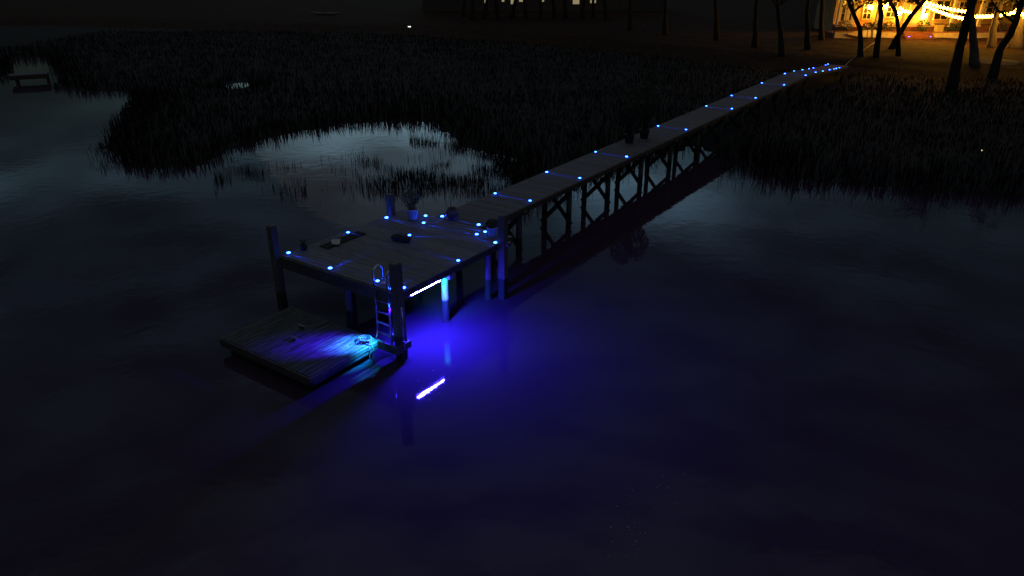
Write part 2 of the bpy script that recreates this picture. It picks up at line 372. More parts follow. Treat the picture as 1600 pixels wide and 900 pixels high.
def d_reed(X, Y):
    s = land_sd(X, Y)+.35*wob(X, Y, 1.9); px = 800+F_PX*X/(Y*math.cos(PITCH)+HC*math.sin(PITCH)); py = 450-F_PX*(Y*math.sin(PITCH)-HC*math.cos(PITCH))/(Y*math.cos(PITCH)+HC*math.sin(PITCH))
    inlet = ((px > 335) & (px < 800) & (py < 318) & (py > 215))*np.where(px < 480, 1.1*smooth((py-255)/25)*smooth((312-py)/15), smooth((px-480)/200)*.9*smooth((322-py)/30)*np.where(px < 640, smooth((py-232)/20), 1))
    edge = np.exp(s/.45)*.4
    right = ((px > 1020) & (s > -2.2))*np.exp(s/.8)*.22
    return (s < 0)*(clump(X, Y)*inlet*.75+edge*(s > -1.3)+right*(.35+clump(X, Y)))
Xb, Yb = scatter(420000, -20, 32, 21, 44, d_reed)
k = walk_clear(Xb, Yb, 0) | (rng.random(len(Xb)) < .15); Xb, Yb = Xb[k], Yb[k]
blades('reeds', Xb, Yb, np.zeros(len(Xb)), rng.uniform(.08, .42, len(Xb)), .011+.013*rng.random(len(Xb)), 'thin dark reeds standing in the shallow water')

# ------------------------------------------------------------------ the pier head (platform)
U0, U1, VL, VR = 9.86, 14.12, -13.56, -9.75
ROT = -PSI
def loc(u, v, z=0): return W(u, v, z)
dock_c = (11.7, -11.65)
dock = thing('dock_platform', loc(*dock_c), ROT, 'grey plank dock platform on posts with blue lights round its edge', 'dock')
def D(u, v): return (v-dock_c[1], u-dock_c[0])      # (x, y) in the platform's own axes
def planks(mb, x0, x1, y0, y1, z, pw=.14, gap=.009, th=.035, zf=None):
    n = round((y1-y0)/pw); p = (y1-y0)/n
    for i in range(n):
        a = y0+i*p; dz = random.uniform(-.003, .003); t = random.uniform(.8, 1.12)
        e0, e1 = random.uniform(-.008, .008), random.uniform(-.008, .008)
        if zf is None: mb.box(x0+e0, x1+e1, a+gap/2, a+p-gap/2, z-th+dz, z+dz, t)
        else:
            z0, z1 = zf(a+gap/2)+dz, zf(a+p-gap/2)+dz; b = len(mb.v); mb.box(x0+e0, x1+e1, a+gap/2, a+p-gap/2, 0, 1, t)
            vs = mb.v[b:]; mb.v[b:] = [(x, y, (z0 if y < a+p/2 else z1)-(th if zz == 0 else 0)) for x, y, zz in vs]
m = MB(); x0, y0 = D(U0, VL); x1, y1 = D(U1, VR)
planks(m, x0, x1, y0, y1, HD); m.build('decking', M['deck'], dock)
MB().box(x0-.01, x1+.01, y0-.055, y0-.004, HD-.30, HD-.02).build('front_beam', M['beam'], dock)
MB().box(x1-.05, x1, y0, y1, HD-.175, HD-.04).build('rim_joist', M['beam'], dock)
MB().box(x0, x0+.05, y0, y1, HD-.22, HD-.04).build('rim_joist', M['beam'], dock)
MB().box(x0+.06, x1-.06, y1-.05, y1, HD-.22, HD-.04).build('rim_joist', M['beam'], dock)
for i in range(1, 7):
    x = x0+(x1-x0)*i/7; MB().box(x-.02, x+.02, y0+.01, y1-.06, HD-.18, HD-.04).build('joist', M['beam'], dock)
for u in (11.73,): 
    a, b = D(u, VL+.12); c, _ = D(u, VR-.1)
    MB().box(a, c, b-.07, b+.07, HD-.36, HD-.185).build('cap_beam', M['pile'], dock)
def pile(x, y, ztop, r, par, square=True, zb=-1.2, pm='pile'):
    m = MB()
    if square:
        m.box(x-r, x+r, y-r, y+r, zb, ztop-.02); m.box(x-r*.86, x+r*.86, y-r*.86, y+r*.86, ztop-.02, ztop)
    else: m.tube([(x, y, zb), (x, y, .3), (x+.005, y, ztop)], [r*1.05, r, r*.95], 14)
    return m.build('pile', M[pm], par)
for u, v, zt, r in ((9.76,-13.66,2.3,.085),(9.76,-9.70,2.28,.095),(13.55,-9.655,2.27,.09),(13.58,-13.50,2.12,.085)):
    x, y = D(u, v); pile(x, y, zt, r, dock)
for u, v in ((10.02,-11.55),(11.73,-10.07),(11.73,-11.7),(11.73,-13.35),(13.3,-10.9),(13.3,-12.35),(13.3,-9.95)):
    x, y = D(u, v); pile(x, y, HD-.19 if abs(u-11.73) > .1 else HD-.362, .085, dock, square=False, pm='pile_pale' if v == -10.07 else 'pile')
x, y = D(13.28, -10.62); MB().box(x-.55, x+.75, y-.04, y+.04, HD-.38, HD-.19).build('cap_beam', M['pile'], dock)
x, y = D(13.55, -9.52); MB().box(x-.03, x+.03, y-.02, y+.12, HD-.06, HD+.02).tube([(x, y-.03, HD+.03), (x, y+.13, HD+.03)], .02).build('dock_cleat', M['dark_metal'], dock)

# the LED tube under the right rim
tube = thing('led_tube', loc(10.75, -9.79, 1.335), ROT, 'glowing blue-white LED tube under right edge of dock platform', 'light')
MB().tube([(0, -.47, 0), (0, .47, 0)], .026, 10).build('glowing_tube', M['strip'], tube, True)
m = MB(); m.box(-.034, .034, -.49, .49, .026, .034)
m.obox((-.036, -.49, -.018), (-.036, .49, -.018), .003, .09, tone=1)  # side wall added to block the tube's light towards the deck underside
m.build('rail_and_baffle', M['dark_metal'], tube)
es = spot(tube, (-.10, .50, -.03), (0, 0, 0), 60, R(75), (.0, .72, .80))     # unseen cyan spot added past the tube's end to light the nearest pile
es.rotation_euler = Vector((-.19, .40, -.36)).to_track_quat('-Z', 'Y').to_euler(); es.data.spot_blend = .9

# LED floodlight on the back of the front corner post, shining on the float and the ladder
FP = loc(9.78, -9.845, 1.16)
fld = thing('led_floodlight', FP, ROT, 'small blue floodlight on the hidden side of the front corner post, lighting the float', 'light')
MB().box(-.028, .045, -.06, .06, -.045, .045).build('housing', M['dark_metal'], fld)
MB().box(-.034, -.0285, -.05, .05, -.035, .035).build('lens', M['lens'], fld)
def aim(par, p, u, v, z, energy, size, col):
    o_ = spot(par, p, (0, 0, 0), energy, size, col); q = W(u, v, z)-(FP+Vector((V[0], V[1], 0))*p[0])
    o_.rotation_euler = Vector((q.x*V[0]+q.y*V[1], q.x*U[0]+q.y*U[1], q.z)).to_track_quat('-Z', 'Y').to_euler(); o_.data.spot_blend = 1; o_.data.shadow_soft_size = .03; return o_
aim(fld, (-.05, .03, 0), 9.12, -10.68, .37, FLOOD, R(52), (.055, .004, 1.0))
aim(fld, (-.05, -.03, 0), 9.28, -10.42, .37, FLOOD_CYAN, R(48), (.0, .58, 1.0))

# ------------------------------------------------------------------ walkway
WV0, WV1 = -12.37, -10.86
wk_c = (14.14, -11.615)
walk = thing('walkway', loc(*wk_c), ROT, 'long narrow plank walkway on cross-braced posts crossing marsh to lawn', 'walkway')
def Kx(v): return v-wk_c[1]
def Ky(u): return u-wk_c[0]
def wz(u):                                                  # level, then ramping down to the lawn
    return float(np.interp(u, [13, 47.8, 50.3, 52.6, 55.6, 57.5, 60.5], [HD, HD, 1.43, 1.26, 1.06, .93, .84]))
m = MB(); planks(m, Kx(WV0), Kx(WV1), .02, Ky(60.3), HD, .148, zf=lambda y: wz(y+wk_c[0])); m.build('decking', M['walk'], walk)
for v, w_, fh in ((WV0-.022, .045, .085), (WV1+.022, .045, .15)):
    m = MB(); us = [14.15, 20, 30, 40, 47.8, 50.3, 52.6, 55.6, 57.5, 60.3]
    for a, b in zip(us[:-1], us[1:]): m.obox((Kx(v), Ky(a), wz(a)-.015-fh/2), (Kx(v), Ky(b), wz(b)-.015-fh/2), w_, fh)
    m.build('fascia', M['beam'], walk)
bent_u = [16.2, 19.1, 21.8, 24.45, 27.2, 30.2, 33.1, 36.1, 39.1, 42.1, 45.1, 48.1]
for i, u in enumerate(bent_u):
    top = wz(u)-.10
    for v in (-10.98, -11.92):
        MB().tube([(Kx(v), Ky(u), -1.3), (Kx(v)+random.uniform(-.02,.02), Ky(u)+random.uniform(-.03,.03), top)], [.10, .09], 12).build('pile', M['pile'], walk)
    MB().box(Kx(-12.15), Kx(WV1+.14), Ky(u)-.07, Ky(u)+.07, top-.10, top).build('cap_beam', M['beam'], walk)
    if u < 40:
        for s, y in ((1, Ky(u)+.125), (-1, Ky(u)-.125)):
            MB().obox((Kx(-10.95), y, .10 if s > 0 else 1.2), (Kx(-11.95), y, 1.2 if s > 0 else .10), .14, .04, up=(0, 1, 0)).build('cross_brace', M['beam'], walk)

# ------------------------------------------------------------------ dock lights
proto = thing('dock_light', (0, 0, 0), 0, 'blue dock light', 'light', 'small blue dock lights')
m = MB(); m.lathe([(.064, 0), (.064, .010), (.056, .014)], 18); m.build('housing', M['dark_metal'], proto)
m = MB(); m.lathe([(.043, .0145), (.043, .026), (.034, .033), (.012, .036)], 18); m.build('lens', M['lens'], proto, True)
spot(proto, (.068, 0, .028), (R(90)-R(4), 0, R(-90)), 32.0, R(22))
used = [False]
def dlight(p, heading, label):            # heading: where the beam points, degrees from the platform's own x axis
    if not used[0]: proto.location = p; proto.rotation_euler = (0, 0, ROT+R(heading)); proto['label'] = label; used[0] = True; return proto
    c = copy_thing(proto, p, ROT+R(heading), label); k = random.uniform(.82, 1.08); c.scale = (k, k, k); return c
for px, py, hd, lb in [
    (451,396,0,'blue dock light at the foot of the leftmost tall corner post'),
    (544,364,0,'blue dock light on left edge of platform beside the dark mat'),
    (604,341,0,'blue dock light at the foot of the rear left corner post'),
    (662,349,0,'blue dock light on the deck just in front of the white bucket pot'),
    (665,338,180,'blue dock light between the white bucket pot and the round glazed pot'),
    (691,339,0,'blue dock light touching the foot of the round glazed pot'),
    (748,352,180,'rearmost of the blue dock lights clustered by the right-hand white pot'),
    (745,367,180,'blue dock light left of the right-hand white pot, nearest the deck middle'),
    (758,363,180,'blue dock light half hidden against the right-hand white pot'),
    (774,380,180,'blue dock light at the foot of the right corner post'),
    (716,408,180,'blue dock light on right edge of platform above the lit blue pile'),
    (516,420,90,'blue dock light on front edge of platform between left post and ladder'),
    (590,440,90,'blue dock light inside the ladder handrail loop on the front edge'),
    (613,452,90,'blue dock light just left of the front corner post'),
    (631,450.5,180,'blue dock light just right of the front corner post')]:
    dlight(on(px, py, HD+.006), hd, lb)
ORD = ['first', 'second', 'third', 'fourth', 'fifth', 'sixth', 'seventh', 'eighth', 'ninth', 'tenth', 'eleventh', 'twelfth', 'thirteenth', 'fourteenth']
lu = [16.82, 19.77, 23.17, 28.75, 34.45, 38.1, 43.34, 48.1, 50.3, 52.5, 54.3, 55.6, 59.4, 60.2]
ru = [16.82, 19.77, 23.17, 28.75, 34.45, 38.1, 43.34, 48.1, 50.7, 52.75, 54.8, 56.2, 57.0, 58.0]
for i in range(14):
    dlight(loc(lu[i], -12.27, wz(lu[i])+.006), 0, 'blue light on left edge of walkway, %s out from the platform' % ORD[i])
    dlight(loc(ru[i], -11.0, wz(ru[i])+.006), 180, 'blue light on right edge of walkway, %s out from the platform' % ORD[i])
dlight(loc(12.62, -11.95, HD+.006), 30, 'dim blue dock light behind the black bag in the middle of the deck')

# ------------------------------------------------------------------ floating dock, ladder, ropes
FU0, FU1, FV0, FV1, FZ = 7.70, 9.60, -13.15, -10.25, .37
fc = ((FU0+FU1)/2, (FV0+FV1)/2)
fl = thing('floating_dock', loc(*fc), ROT, 'low floating dock with wet planks lit blue, below the platform front', 'floating dock')
def G(u, v): return (v-fc[1], u-fc[0])
x0, y0 = G(FU0, FV0); x1, y1 = G(FU1, FV1)
m = MB(); n = 21; p = (x1-x0)/n                             # boards run from front to back

for i in range(n):
    a = x0+i*p; m.box(a+.005, a+p-.005, y0+random.uniform(-.012,.012), y1+random.uniform(-.012,.012), FZ-.035, FZ+random.uniform(-.003,.003), random.uniform(.6, 1.15))
m.build('decking', M['float'], fl)
for nm, b in (('rim_board', (x0, x1, y0-.04, y0-.002, FZ-.19, FZ-.012)), ('rim_board', (x0, x1, y1+.002, y1+.04, FZ-.19, FZ-.012)),
              ('rim_board', (x0-.04, x0-.002, y0-.04, y1+.04, FZ-.19, FZ-.012)), ('rim_board', (x1+.002, x1+.04, y0-.04, y1+.04, FZ-.11, FZ-.012))):
    MB().box(*b).build(nm, M['beam'], fl)
MB().box(x1-.03, x1+.03, y0, y1, FZ-.20, FZ-.125).build('rub_rail', M['float'], fl)
for i in range(3):
    xa = x0+.1+(x1-x0-.2)*i/3; MB().box(xa+.03, xa+(x1-x0-.2)/3-.03, y0+.08, y1-.08, -.22, FZ-.2).build('float_drum', M['black'], fl)
for cu, cv in ((9.02,-12.05),(8.55,-11.72)):
    a, b = G(cu, cv); m = MB(); m.box(a-.05, a+.05, b-.02, b+.02, FZ, FZ+.05); m.tube([(a-.14, b, FZ+.06), (a, b, FZ+.055), (a+.14, b, FZ+.06)], [.014, .02, .014], 8)
    m.build('dock_cleat', M['dark_metal'], fl)
# bracket that runs from the float to the front post and slides on it
a, b = G(9.74, -9.92)
m = MB(); m.box(a-.22, a+.36, b-.25, b-.20, .24, .43); m.box(a+.31, a+.36, b-.20, b+.20, .26, .42); m.box(a-.22, a+.31, b+.15, b+.20, .26, .42); m.build('pile_guide', M['beam'], fl)
m = MB(); m.box(a-.20, a-.02, b-.25, b-.225, .432, .446); m.box(a+.24, a+.36, b-.25, b-.225, .432, .446); m.build('guide_roller', M['metal'], fl)

lad = thing('ladder', loc(9.78, -10.2, 0), ROT, 'stainless dock ladder with looped handrails beside the front corner post', 'ladder')
for s in (-1, 1):
    x = s*.20; pts = [(x, .10, -.25), (x, .03, -.1), (x, 0, .05)] if s > 0 else [(x+.10, -.16, .40), (x+.02, -.05, .44), (x, 0, .56)]
    pts += [(x, 0, 1.1), (x, 0, 1.85)]
    for k in range(1, 9):
        t = math.pi*k/8; pts.append((x, .14-.14*math.cos(t), 1.85+.14*math.sin(t)))
    pts += [(x, .28, 1.7), (x, .28, HD+.01)]
    MB().tube(pts, .021, 10).build('rail', M['metal'], lad, True)
    MB().lathe([(.05, HD+.002), (.05, HD+.012), (.025, HD+.016)], 14, (x, .28, 0)).build('base_flange', M['metal'], lad)
for z in (.45, .72, .99, 1.26):
    MB().obox((-.2, 0, z), (.2, 0, z), .06, .022).build('rung', M['metal'], lad)
pole = thing('metal_pole', loc(9.70, -9.545, 0), ROT, 'thin upright metal pole on the right side of front corner post', 'pole')
MB().tube([(0, 0, .3), (0, 0, 1.32)], .017, 10).build('tube', M['metal'], pole, True)
m = MB(); m.box(-.07, .02, -.02, .02, 1.24, 1.28); m.box(-.07, .02, -.02, .02, .46, .50); m.build('bracket', M['dark_metal'], pole)
# coil and hanging line at the corner of the float
m = MB(); pts = []
for k in range(60):
    t = k*.42; r = .06+.0016*k; pts.append((r*math.cos(t), r*math.sin(t), .015+.022*(k//15)+.004*math.sin(t*3)))
rc = loc(9.40, -10.42, FZ); m.tube(pts, .013, 6)
o = m.build('rope_coil', M['black'], None, True); o.location = rc; tag(o, 'dark coiled rope on the corner of the floating dock at the ladder foot', 'rope')
m = MB()
for dx in (0, .1):
    m.tube([(dx, 0, .02), (dx+.09, .01, .0), (dx+.13, .02, -.12), (dx+.10, .0, -.26), (dx+.16, -.03, -.40)], .012, 6)
o = m.build('mooring_line', M['rope'], None, True); o.location = loc(9.3, -10.33, FZ+.01); o.rotation_euler = (0, 0, ROT)
tag(o, 'pale mooring line hanging over floating dock edge below the ladder', 'rope')

# ------------------------------------------------------------------ things standing on the deck
def foliage(m, c, rad, n, size, zsq=1.0):
    for _ in range(n):
        while True:
            p = Vector((random.uniform(-1,1), random.uniform(-1,1), random.uniform(-1,1)))
            if p.length < 1: break
        p = p.normalized()*(p.length**.5)
        m.leaf((c[0]+p.x*rad, c[1]+p.y*rad, c[2]+p.z*rad*zsq), size*random.uniform(.6, 1.3))
def pot(name, p, prof, m_, label, plant):
    t = thing(name, p, ROT+random.uniform(-1, 1), label, 'plant pot')
    o = MB().lathe(prof, 28).build('pot', m_, t, True)
    r = max(q[0] for q in prof)*.86; z = max(q[1] for q in prof)
    MB().lathe([(.01, z-.05), (r*.9, z-.045), (.01, z-.03)], 20).build('soil', M['soil'], t)
    plant(t, z); return t
def bucket_plant(t, z):
    m = MB()
    for k in range(9):
        a = random.uniform(0, 6.28); x, y = .06*math.cos(a), .06*math.sin(a); m.tube([(x, y, z-.05), (x*2.2, y*2.2, z+.25), (x*3.2, y*3.2, z+.45)], [.006, .005, .002], 5)
    m.build('stems', M['bark'], t)
    m = MB(); foliage(m, (-.06, .02, z+.24), .20, 420, .05, 1.15); foliage(m, (.06, .05, z+.30), .17, 280, .05, 1); m.build('foliage', M['leaf_pot'], t)
def low_plant(t, z):
    m = MB(); foliage(m, (0, 0, z+.05), .17, 320, .06, .75); m.build('foliage', M['leaf'], t)
def bare(t, z): pass
bucket = [(.10, 0), (.115, .02), (.155, .27), (.168, .272), (.168, .30), (.150, .30), (.135, .20)]
pot('plant_pot', on(645, 342, HD+.005), bucket, M['pot_white'], 'white tapered bucket pot with tall leafy plant at rear left of deck', bucket_plant)
globe = [(.09, 0), (.13, .03), (.185, .12), (.185, .19), (.15, .26), (.125, .285), (.14, .31), (.13, .315), (.11, .28), (.12, .22)]
pot('plant_pot', on(707, 342, HD+.005), globe, M['pot_glaze'], 'round dark glazed pot with no plant at the rear of the deck', bare)
pot('plant_pot', on(769, 368, HD+.005), [(a*.95, b*.85) for a, b in bucket], M['pot_white'], 'white pot with low dark plant beside the right corner post', low_plant)
t = thing('potted_plant', on(475, 390, HD+.005), 0, 'small spiky dark plant in a dark pot near the left corner post', 'plant')
MB().lathe([(.07, 0), (.10, .10), (.105, .12), (.09, .12), (.08, .08)], 18).build('pot', M['pot_dark'], t, True)
m = MB()
for k in range(26):
    a = random.uniform(0, 6.28); l = random.uniform(.08, .2); x, y = math.cos(a), math.sin(a)
    m.tube([(0, 0, .09), (x*l*.35, y*l*.35, .12+l*.7), (x*l*.8, y*l*.8, .12+l*random.uniform(.5, 1))], [.008, .006, .001], 4)
m.build('leaves', M['leaf'], t)
# dark mat along the left edge with a folded pale cloth on it
a, b = uv(512, 385, HD), uv(560, 366, HD)
ang = math.atan2(on(560,366,HD).y-on(512,385,HD).y, on(560,366,HD).x-on(512,385,HD).x)
mc = (on(512,385,HD)+on(560,366,HD))/2+Vector((0, 0, .006))
m = MB(); m.box(-.66, .66, -.16, .16, 0, .012)
for k in range(30): m.box(-.64+k*.0435, -.615+k*.0435, -.15, .15, .012, .018)
o = m.build('mat', M['mat']); o.location = mc; o.rotation_euler = (0, 0, ang); tag(o, 'long dark mat lying on the left edge of the deck', 'mat')
m = MB(); gx, gy = 9, 7
for j in range(gy+1):
    for i in range(gx+1):
        x, y = -.17+.34*i/gx, -.11+.22*j/gy; z = .012+.018*abs(math.sin(x*17+y*9))*random.uniform(.5, 1.2); m.v.append((x+random.uniform(-.01,.01), y+.25*x+random.uniform(-.012,.012), z))
for j in range(gy):
    for i in range(gx):
        k = j*(gx+1)+i; m.f.append((k, k+1, k+gx+2, k+gx+1)); m.tone.append(1)
o = m.build('folded_cloth', M['cloth'], None, True); o.location = on(525, 381, HD)+Vector((0, 0, .026)); o.rotation_euler = (0, 0, ang+.5)
sm = o.modifiers.new('thickness', 'SOLIDIFY'); sm.thickness = .012; sm.offset = 1
tag(o, 'crumpled pale cloth lying on the dark mat', 'cloth')
t = thing('canvas_bag', on(627, 376, HD+.005), ROT+R(8), 'low black canvas bag lying in the middle of the deck', 'bag')
m = MB(); rings = []
for i in range(11):
    s = i/10*2-1; k = math.sqrt(max(.02, 1-abs(s)**4)); ring = []
    for q in range(16):
        an = 2*math.pi*q/16; y = math.cos(an); z = math.sin(an); ring.append((s*.30, .135*k*math.copysign(abs(y)**.7, y), .075+.075*k*math.copysign(abs(z)**.8, z)*(1 if z < 0 else .8+.2*math.sin(i*2.1))))
    rings.append(ring)
for r_ in rings: m.v += r_
for i in range(10):
    for q in range(16): m.f.append((i*16+q, i*16+(q+1)%16, (i+1)*16+(q+1)%16, (i+1)*16+q)); m.tone.append(1)
m.f.append(tuple(reversed(range(16)))); m.f.append(tuple(160+q for q in range(16))); m.tone += [1, 1]
m.build('body', M['bag'], t, True)
for s in (-1, 1): MB().tube([(-.14, s*.05, .13), (-.1, s*.07, .17), (.1, s*.07, .17), (.14, s*.05, .13)], .009, 6).build('handle', M['bag'], t, True)
m = MB(); pts = [tuple(on(px, py, HD+.012)) for px, py in ((663,345),(668,347.5),(676,348.5),(684,347),(690,343.5),(693,340))]
o = m.tube(pts, .006, 6).build('power_cord', M['palecord'], None, True); tag(o, 'thin cord curving across the deck between rear dock lights', 'cord')

# two tall shrubs in pots on the walkway
for (u, v, hgt, rad, lb) in ((25.3, -11.95, 2.0, .50, 'tall dark potted shrub on the walkway, the one nearer the platform'), (26.35, -11.8, 2.1, .52, 'tall dark potted shrub on the walkway, the one nearer the shore')):
    t = thing('potted_shrub', loc(u, v, HD+.004), random.uniform(0, 6), lb, 'shrub', 'tall potted shrubs on the walkway')
    MB().lathe([(.15, 0), (.2, .30), (.22, .34), (.19, .34), (.17, .25)], 20).build('pot', M['pot_dark'], t, True)
    m = MB()
    for k in range(7):
        a = k*.9; m.tube([(.05*math.cos(a), .05*math.sin(a), .25), (.10*math.cos(a), .1*math.sin(a), .8), (.28*math.cos(a), .28*math.sin(a), hgt*.85)], [.018, .014, .004], 6)
    m.build('stems', M['bark'], t)
    m = MB(); foliage(m, (0, 0, hgt*.70), rad, 1700, .085, 1.4); foliage(m, (.12, .1, hgt*.50), rad*.8, 500, .085, .9); m.build('foliage', M['leaf'], t)

# ------------------------------------------------------------------ far shore: trees
def gz(x, y): return float(height(np.array([x], float), np.array([y], float))[0])
def tree(pix, y, radii, m_, label, name='tree', grp=None, crown=True, top=9.0, bare=False, spread=2.6, lean=None):
    """trunk through photo points at one distance, then on up to a crown above the frame"""
    pts = [at(px, py, y) for px, py in pix]
    x0_, y0_ = pts[0].x, pts[0].y; z0 = gz(x0_, y0_); pts[0].z = z0-.25
    base = Vector((x0_, y0_, z0)); P = [p-base for p in pts]
    d = (P[-1]-P[-2]).normalized(); d = (d+Vector((random.uniform(-.1,.1), random.uniform(-.15,.15), .5))).normalized()
    P.append(P[-1]+d*max(1.0, (top-z0-P[-1].z)*.45)); P.append(P[-1]+Vector((d.x*.5+random.uniform(-.3,.3), random.uniform(-.4,.4), 1))*max(.8, (top-z0-P[-1].z)*.5))
    t = thing(name, base, 0, label, 'tree', grp)
    n = len(P); rs = [radii[0]*1.35]+[radii[0]+(radii[1]-radii[0])*i/(n-3) for i in range(1, n-2)]+[radii[1]*.75, radii[1]*.35]
    Q, q = [], []
    for i in range(n-1):
        for k in range(3): s = k/3; Q.append(P[i].lerp(P[i+1], s)+Vector((random.gauss(0,.25), random.gauss(0,.25), 0))*radii[1]*.35*(0 if i == 0 and k == 0 else 1)); q.append(rs[i]*(1-s)+rs[i+1]*s)
    Q.append(P[-1]); q.append(rs[-1])
    MB().tube(Q, q, 9).build('trunk', m_, t, True)
    m = MB(); ends = []
    for k in range(9 if not bare else 13):
        i = random.randint(max(1, int(len(Q)*.55)), len(Q)-1); st = Q[i]; a = random.uniform(0, 6.28); l = spread*random.uniform(.5, 1.1)
        e1 = st+Vector((math.cos(a)*l*.5, math.sin(a)*l*.5, l*random.uniform(.2, .5))); e2 = e1+Vector((math.cos(a+.5)*l*.5, math.sin(a+.5)*l*.5, l*random.uniform(.1, .5)))
        r0 = min(q[i]*.6, .12); m.tube([st, e1, e2], [r0, r0*.6, r0*.2], 6); ends += [e1, e2]
        for kk in range(6 if bare else 3):
            s = e1.lerp(e2, random.random()); f_ = s+Vector((random.gauss(0,.5), random.gauss(0,.5), random.uniform(0,.8)))*spread*.4; m.tube([s, s.lerp(f_, .5)+Vector((0,0,.08)), f_], [r0*.3, r0*.2, .006], 4); ends.append(f_)
    m.build('limbs', m_, t, True)
    if crown:
        m = MB()
        for e_ in ends: foliage(m, e_, random.uniform(.5, .95), 75, .20, .7)
        m.build('crown', M['leaf'], t)
    return t
TB = 'trees on the lawn'
tree([(1345,88),(1345,60),(1343,42),(1335,25),(1328,8)], 61.5, (.20, .14), M['bark'], 'dark slim tree bending left in front of the paddle board', grp=TB)
tree([(1369,89),(1374,50),(1377,25),(1375,6)], 61.0, (.20, .17), M['bark'], 'dark slim tree crossing the right end of the paddle board, forked above', grp=TB)
tree([(1404,88),(1404,50),(1400,20),(1392,5)], 61.6, (.17, .13), M['bark'], 'slim dark tree left of the two blue step lights', grp=TB)
tree([(1393,72),(1408,48),(1424,24),(1444,1)], 66.5, (.24, .18), M['bark'], 'brown tree leaning right across the glowing porch, behind the slim dark tree', grp=TB)
tree([(1490,126),(1497,85),(1507,45),(1519,2)], 48.6, (.30, .24), M['bark'], 'thick black leaning tree right of the porch, nearest the marsh', grp=TB, top=8.5, crown=False, bare=True, spread=2.0)
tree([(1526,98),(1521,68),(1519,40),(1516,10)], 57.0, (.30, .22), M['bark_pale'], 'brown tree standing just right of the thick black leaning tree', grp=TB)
tree([(1553,110),(1561,80),(1578,55),(1590,25)], 53.4, (.28, .2), M['bark'], 'dark crooked tree bending right beside the orange lit patch', grp=TB)
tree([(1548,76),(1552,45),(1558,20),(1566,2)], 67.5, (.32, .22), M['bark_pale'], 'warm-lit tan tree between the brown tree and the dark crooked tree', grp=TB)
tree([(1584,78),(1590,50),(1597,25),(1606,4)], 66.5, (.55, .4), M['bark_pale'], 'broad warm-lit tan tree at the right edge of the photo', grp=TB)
TD = 'dark trees along the far shore'
for px, py, y, lb in ((1222,88,62.6,'faint dark tree on the bank, first left of the porch glow'), (1180,74,68,'faint dark tree on the far bank, second left of the porch glow'),
                      (1120,62,74,'faint dark tree on the far bank, third left of the porch glow'), (1040,52,80,'faint dark tree on the far bank, fourth left of the porch glow'),
                      (1262,80,66,'faint dark tree close to the left end of the low white wall'), (985,46,86,'faint dark tree right of the far lit windows')):
    x_ = random.uniform(-6, 6); tree([(px,py),(px+x_*.3,py-30),(px+x_,py-58)], y, (.26, .17), M['bark'], lb, grp=TD, bare=True, crown=(px < 1100), top=10.5, spread=3.2)
tree([(1284,66),(1283,40),(1285,10)], 74.2, (.25, .2), M['bark'], 'added dense evergreen darkening the left end of the house', grp=TD, top=8, spread=2.2)  # tree put in to keep the house's left end dark
TF = 'trees in front of the far lit building'
tb_l = ['leftmost', 'second from left', 'third from left', 'fourth from left', 'fifth from left', 'sixth from left', 'seventh from left', 'eighth from left', 'ninth from left', 'tenth from left', 'eleventh from left', 'rightmost']
for i, px in enumerate((722, 738, 757, 778, 800, 822, 846, 868, 884, 909, 927, 949)):
    y = 104+random.uniform(-2, 4); x_ = random.uniform(-7, 7)
    tree([(px, 21), (px+x_*.5, 8), (px+x_, -6)], y, (random.uniform(.22,.34), .18), M['bark'], 'dark trunk before the far lit building, %s of the row' % tb_l[i], grp=TF, top=10, spread=2.8)

# ------------------------------------------------------------------ far lit building, far lamp, boats, small pier
fb = thing('far_building', (8, 119, gz(8, 119)), 0, 'far low building with warm lit windows behind a row of dark trees', 'building')
z0 = fb.location.z
m = MB(); m.box(-22, 16, 0, 8, -.3, 4.2); m.build('wall', M['farwall'], fb)
m = MB(); m.v = [(-22.6,-.7,4.2),(16.6,-.7,4.2),(16.6,8.7,4.2),(-22.6,8.7,4.2),(-22.6,4,7),(16.6,4,7)]; m.f = [(0,1,5,4),(2,3,4,5),(0,4,3),(1,2,5),(0,3,2,1)]; m.tone = [1]*5; m.build('roof', M['roof'], fb)
def fx(px): return at(px, 5, 119).x-8
for a, b, za, zb in ((757,760,1.2,1.7),(784,788,1.4,2.5),(798,804,1.05,1.7),(811,820,1.4,2.5),(847,850,1.4,2.5),(881,884,1.2,1.8),(895,905,1.05,2.2),(922,925,1.2,1.7),(928.5,931,1.2,1.7)):
    xa, xb = fx(a), fx(b); f_ = MB(); f_.box(xa-.08, xb+.08, -.06, -.002, za-.08, za); f_.box(xa-.08, xb+.08, -.06, -.002, zb, zb+.08); f_.box(xa-.08, xa, -.06, -.002, za, zb); f_.box(xb, xb+.08, -.06, -.002, za, zb)
    wv = f_.build('window', M['farwall'], fb); MB().box(xa, xb, -.03, -.004, za, zb).build('pane', M['window_lit'], wv)
p = on(640, 47, .9); t = thing('lamp_post', (p.x, p.y, gz(p.x, p.y)), 0, 'tiny white lamp on a short post on the far dark shore', 'lamp')
h = .9-t.location.z+.35
MB().tube([(0, 0, -.2), (0, 0, h)], .035, 8).build('post', M['beam'], t); MB().box(-.16, .16, -.05, .05, h-.02, h+.06).build('lamp_head', M['farlamp'], t)
p = on(1532, 243, .55); t = thing('marker_stake', (p.x, p.y, gz(p.x, p.y)), 0, 'tiny amber light on a stake in the right-hand marsh', 'marker')
h = .55-t.location.z+.2
MB().tube([(0, 0, -.2), (0, 0, h)], .012, 6).build('stake', M['beam'], t); MB().ball((0, 0, h+.02), .03, 8).build('marker_lamp', M['reflector'], t, True)
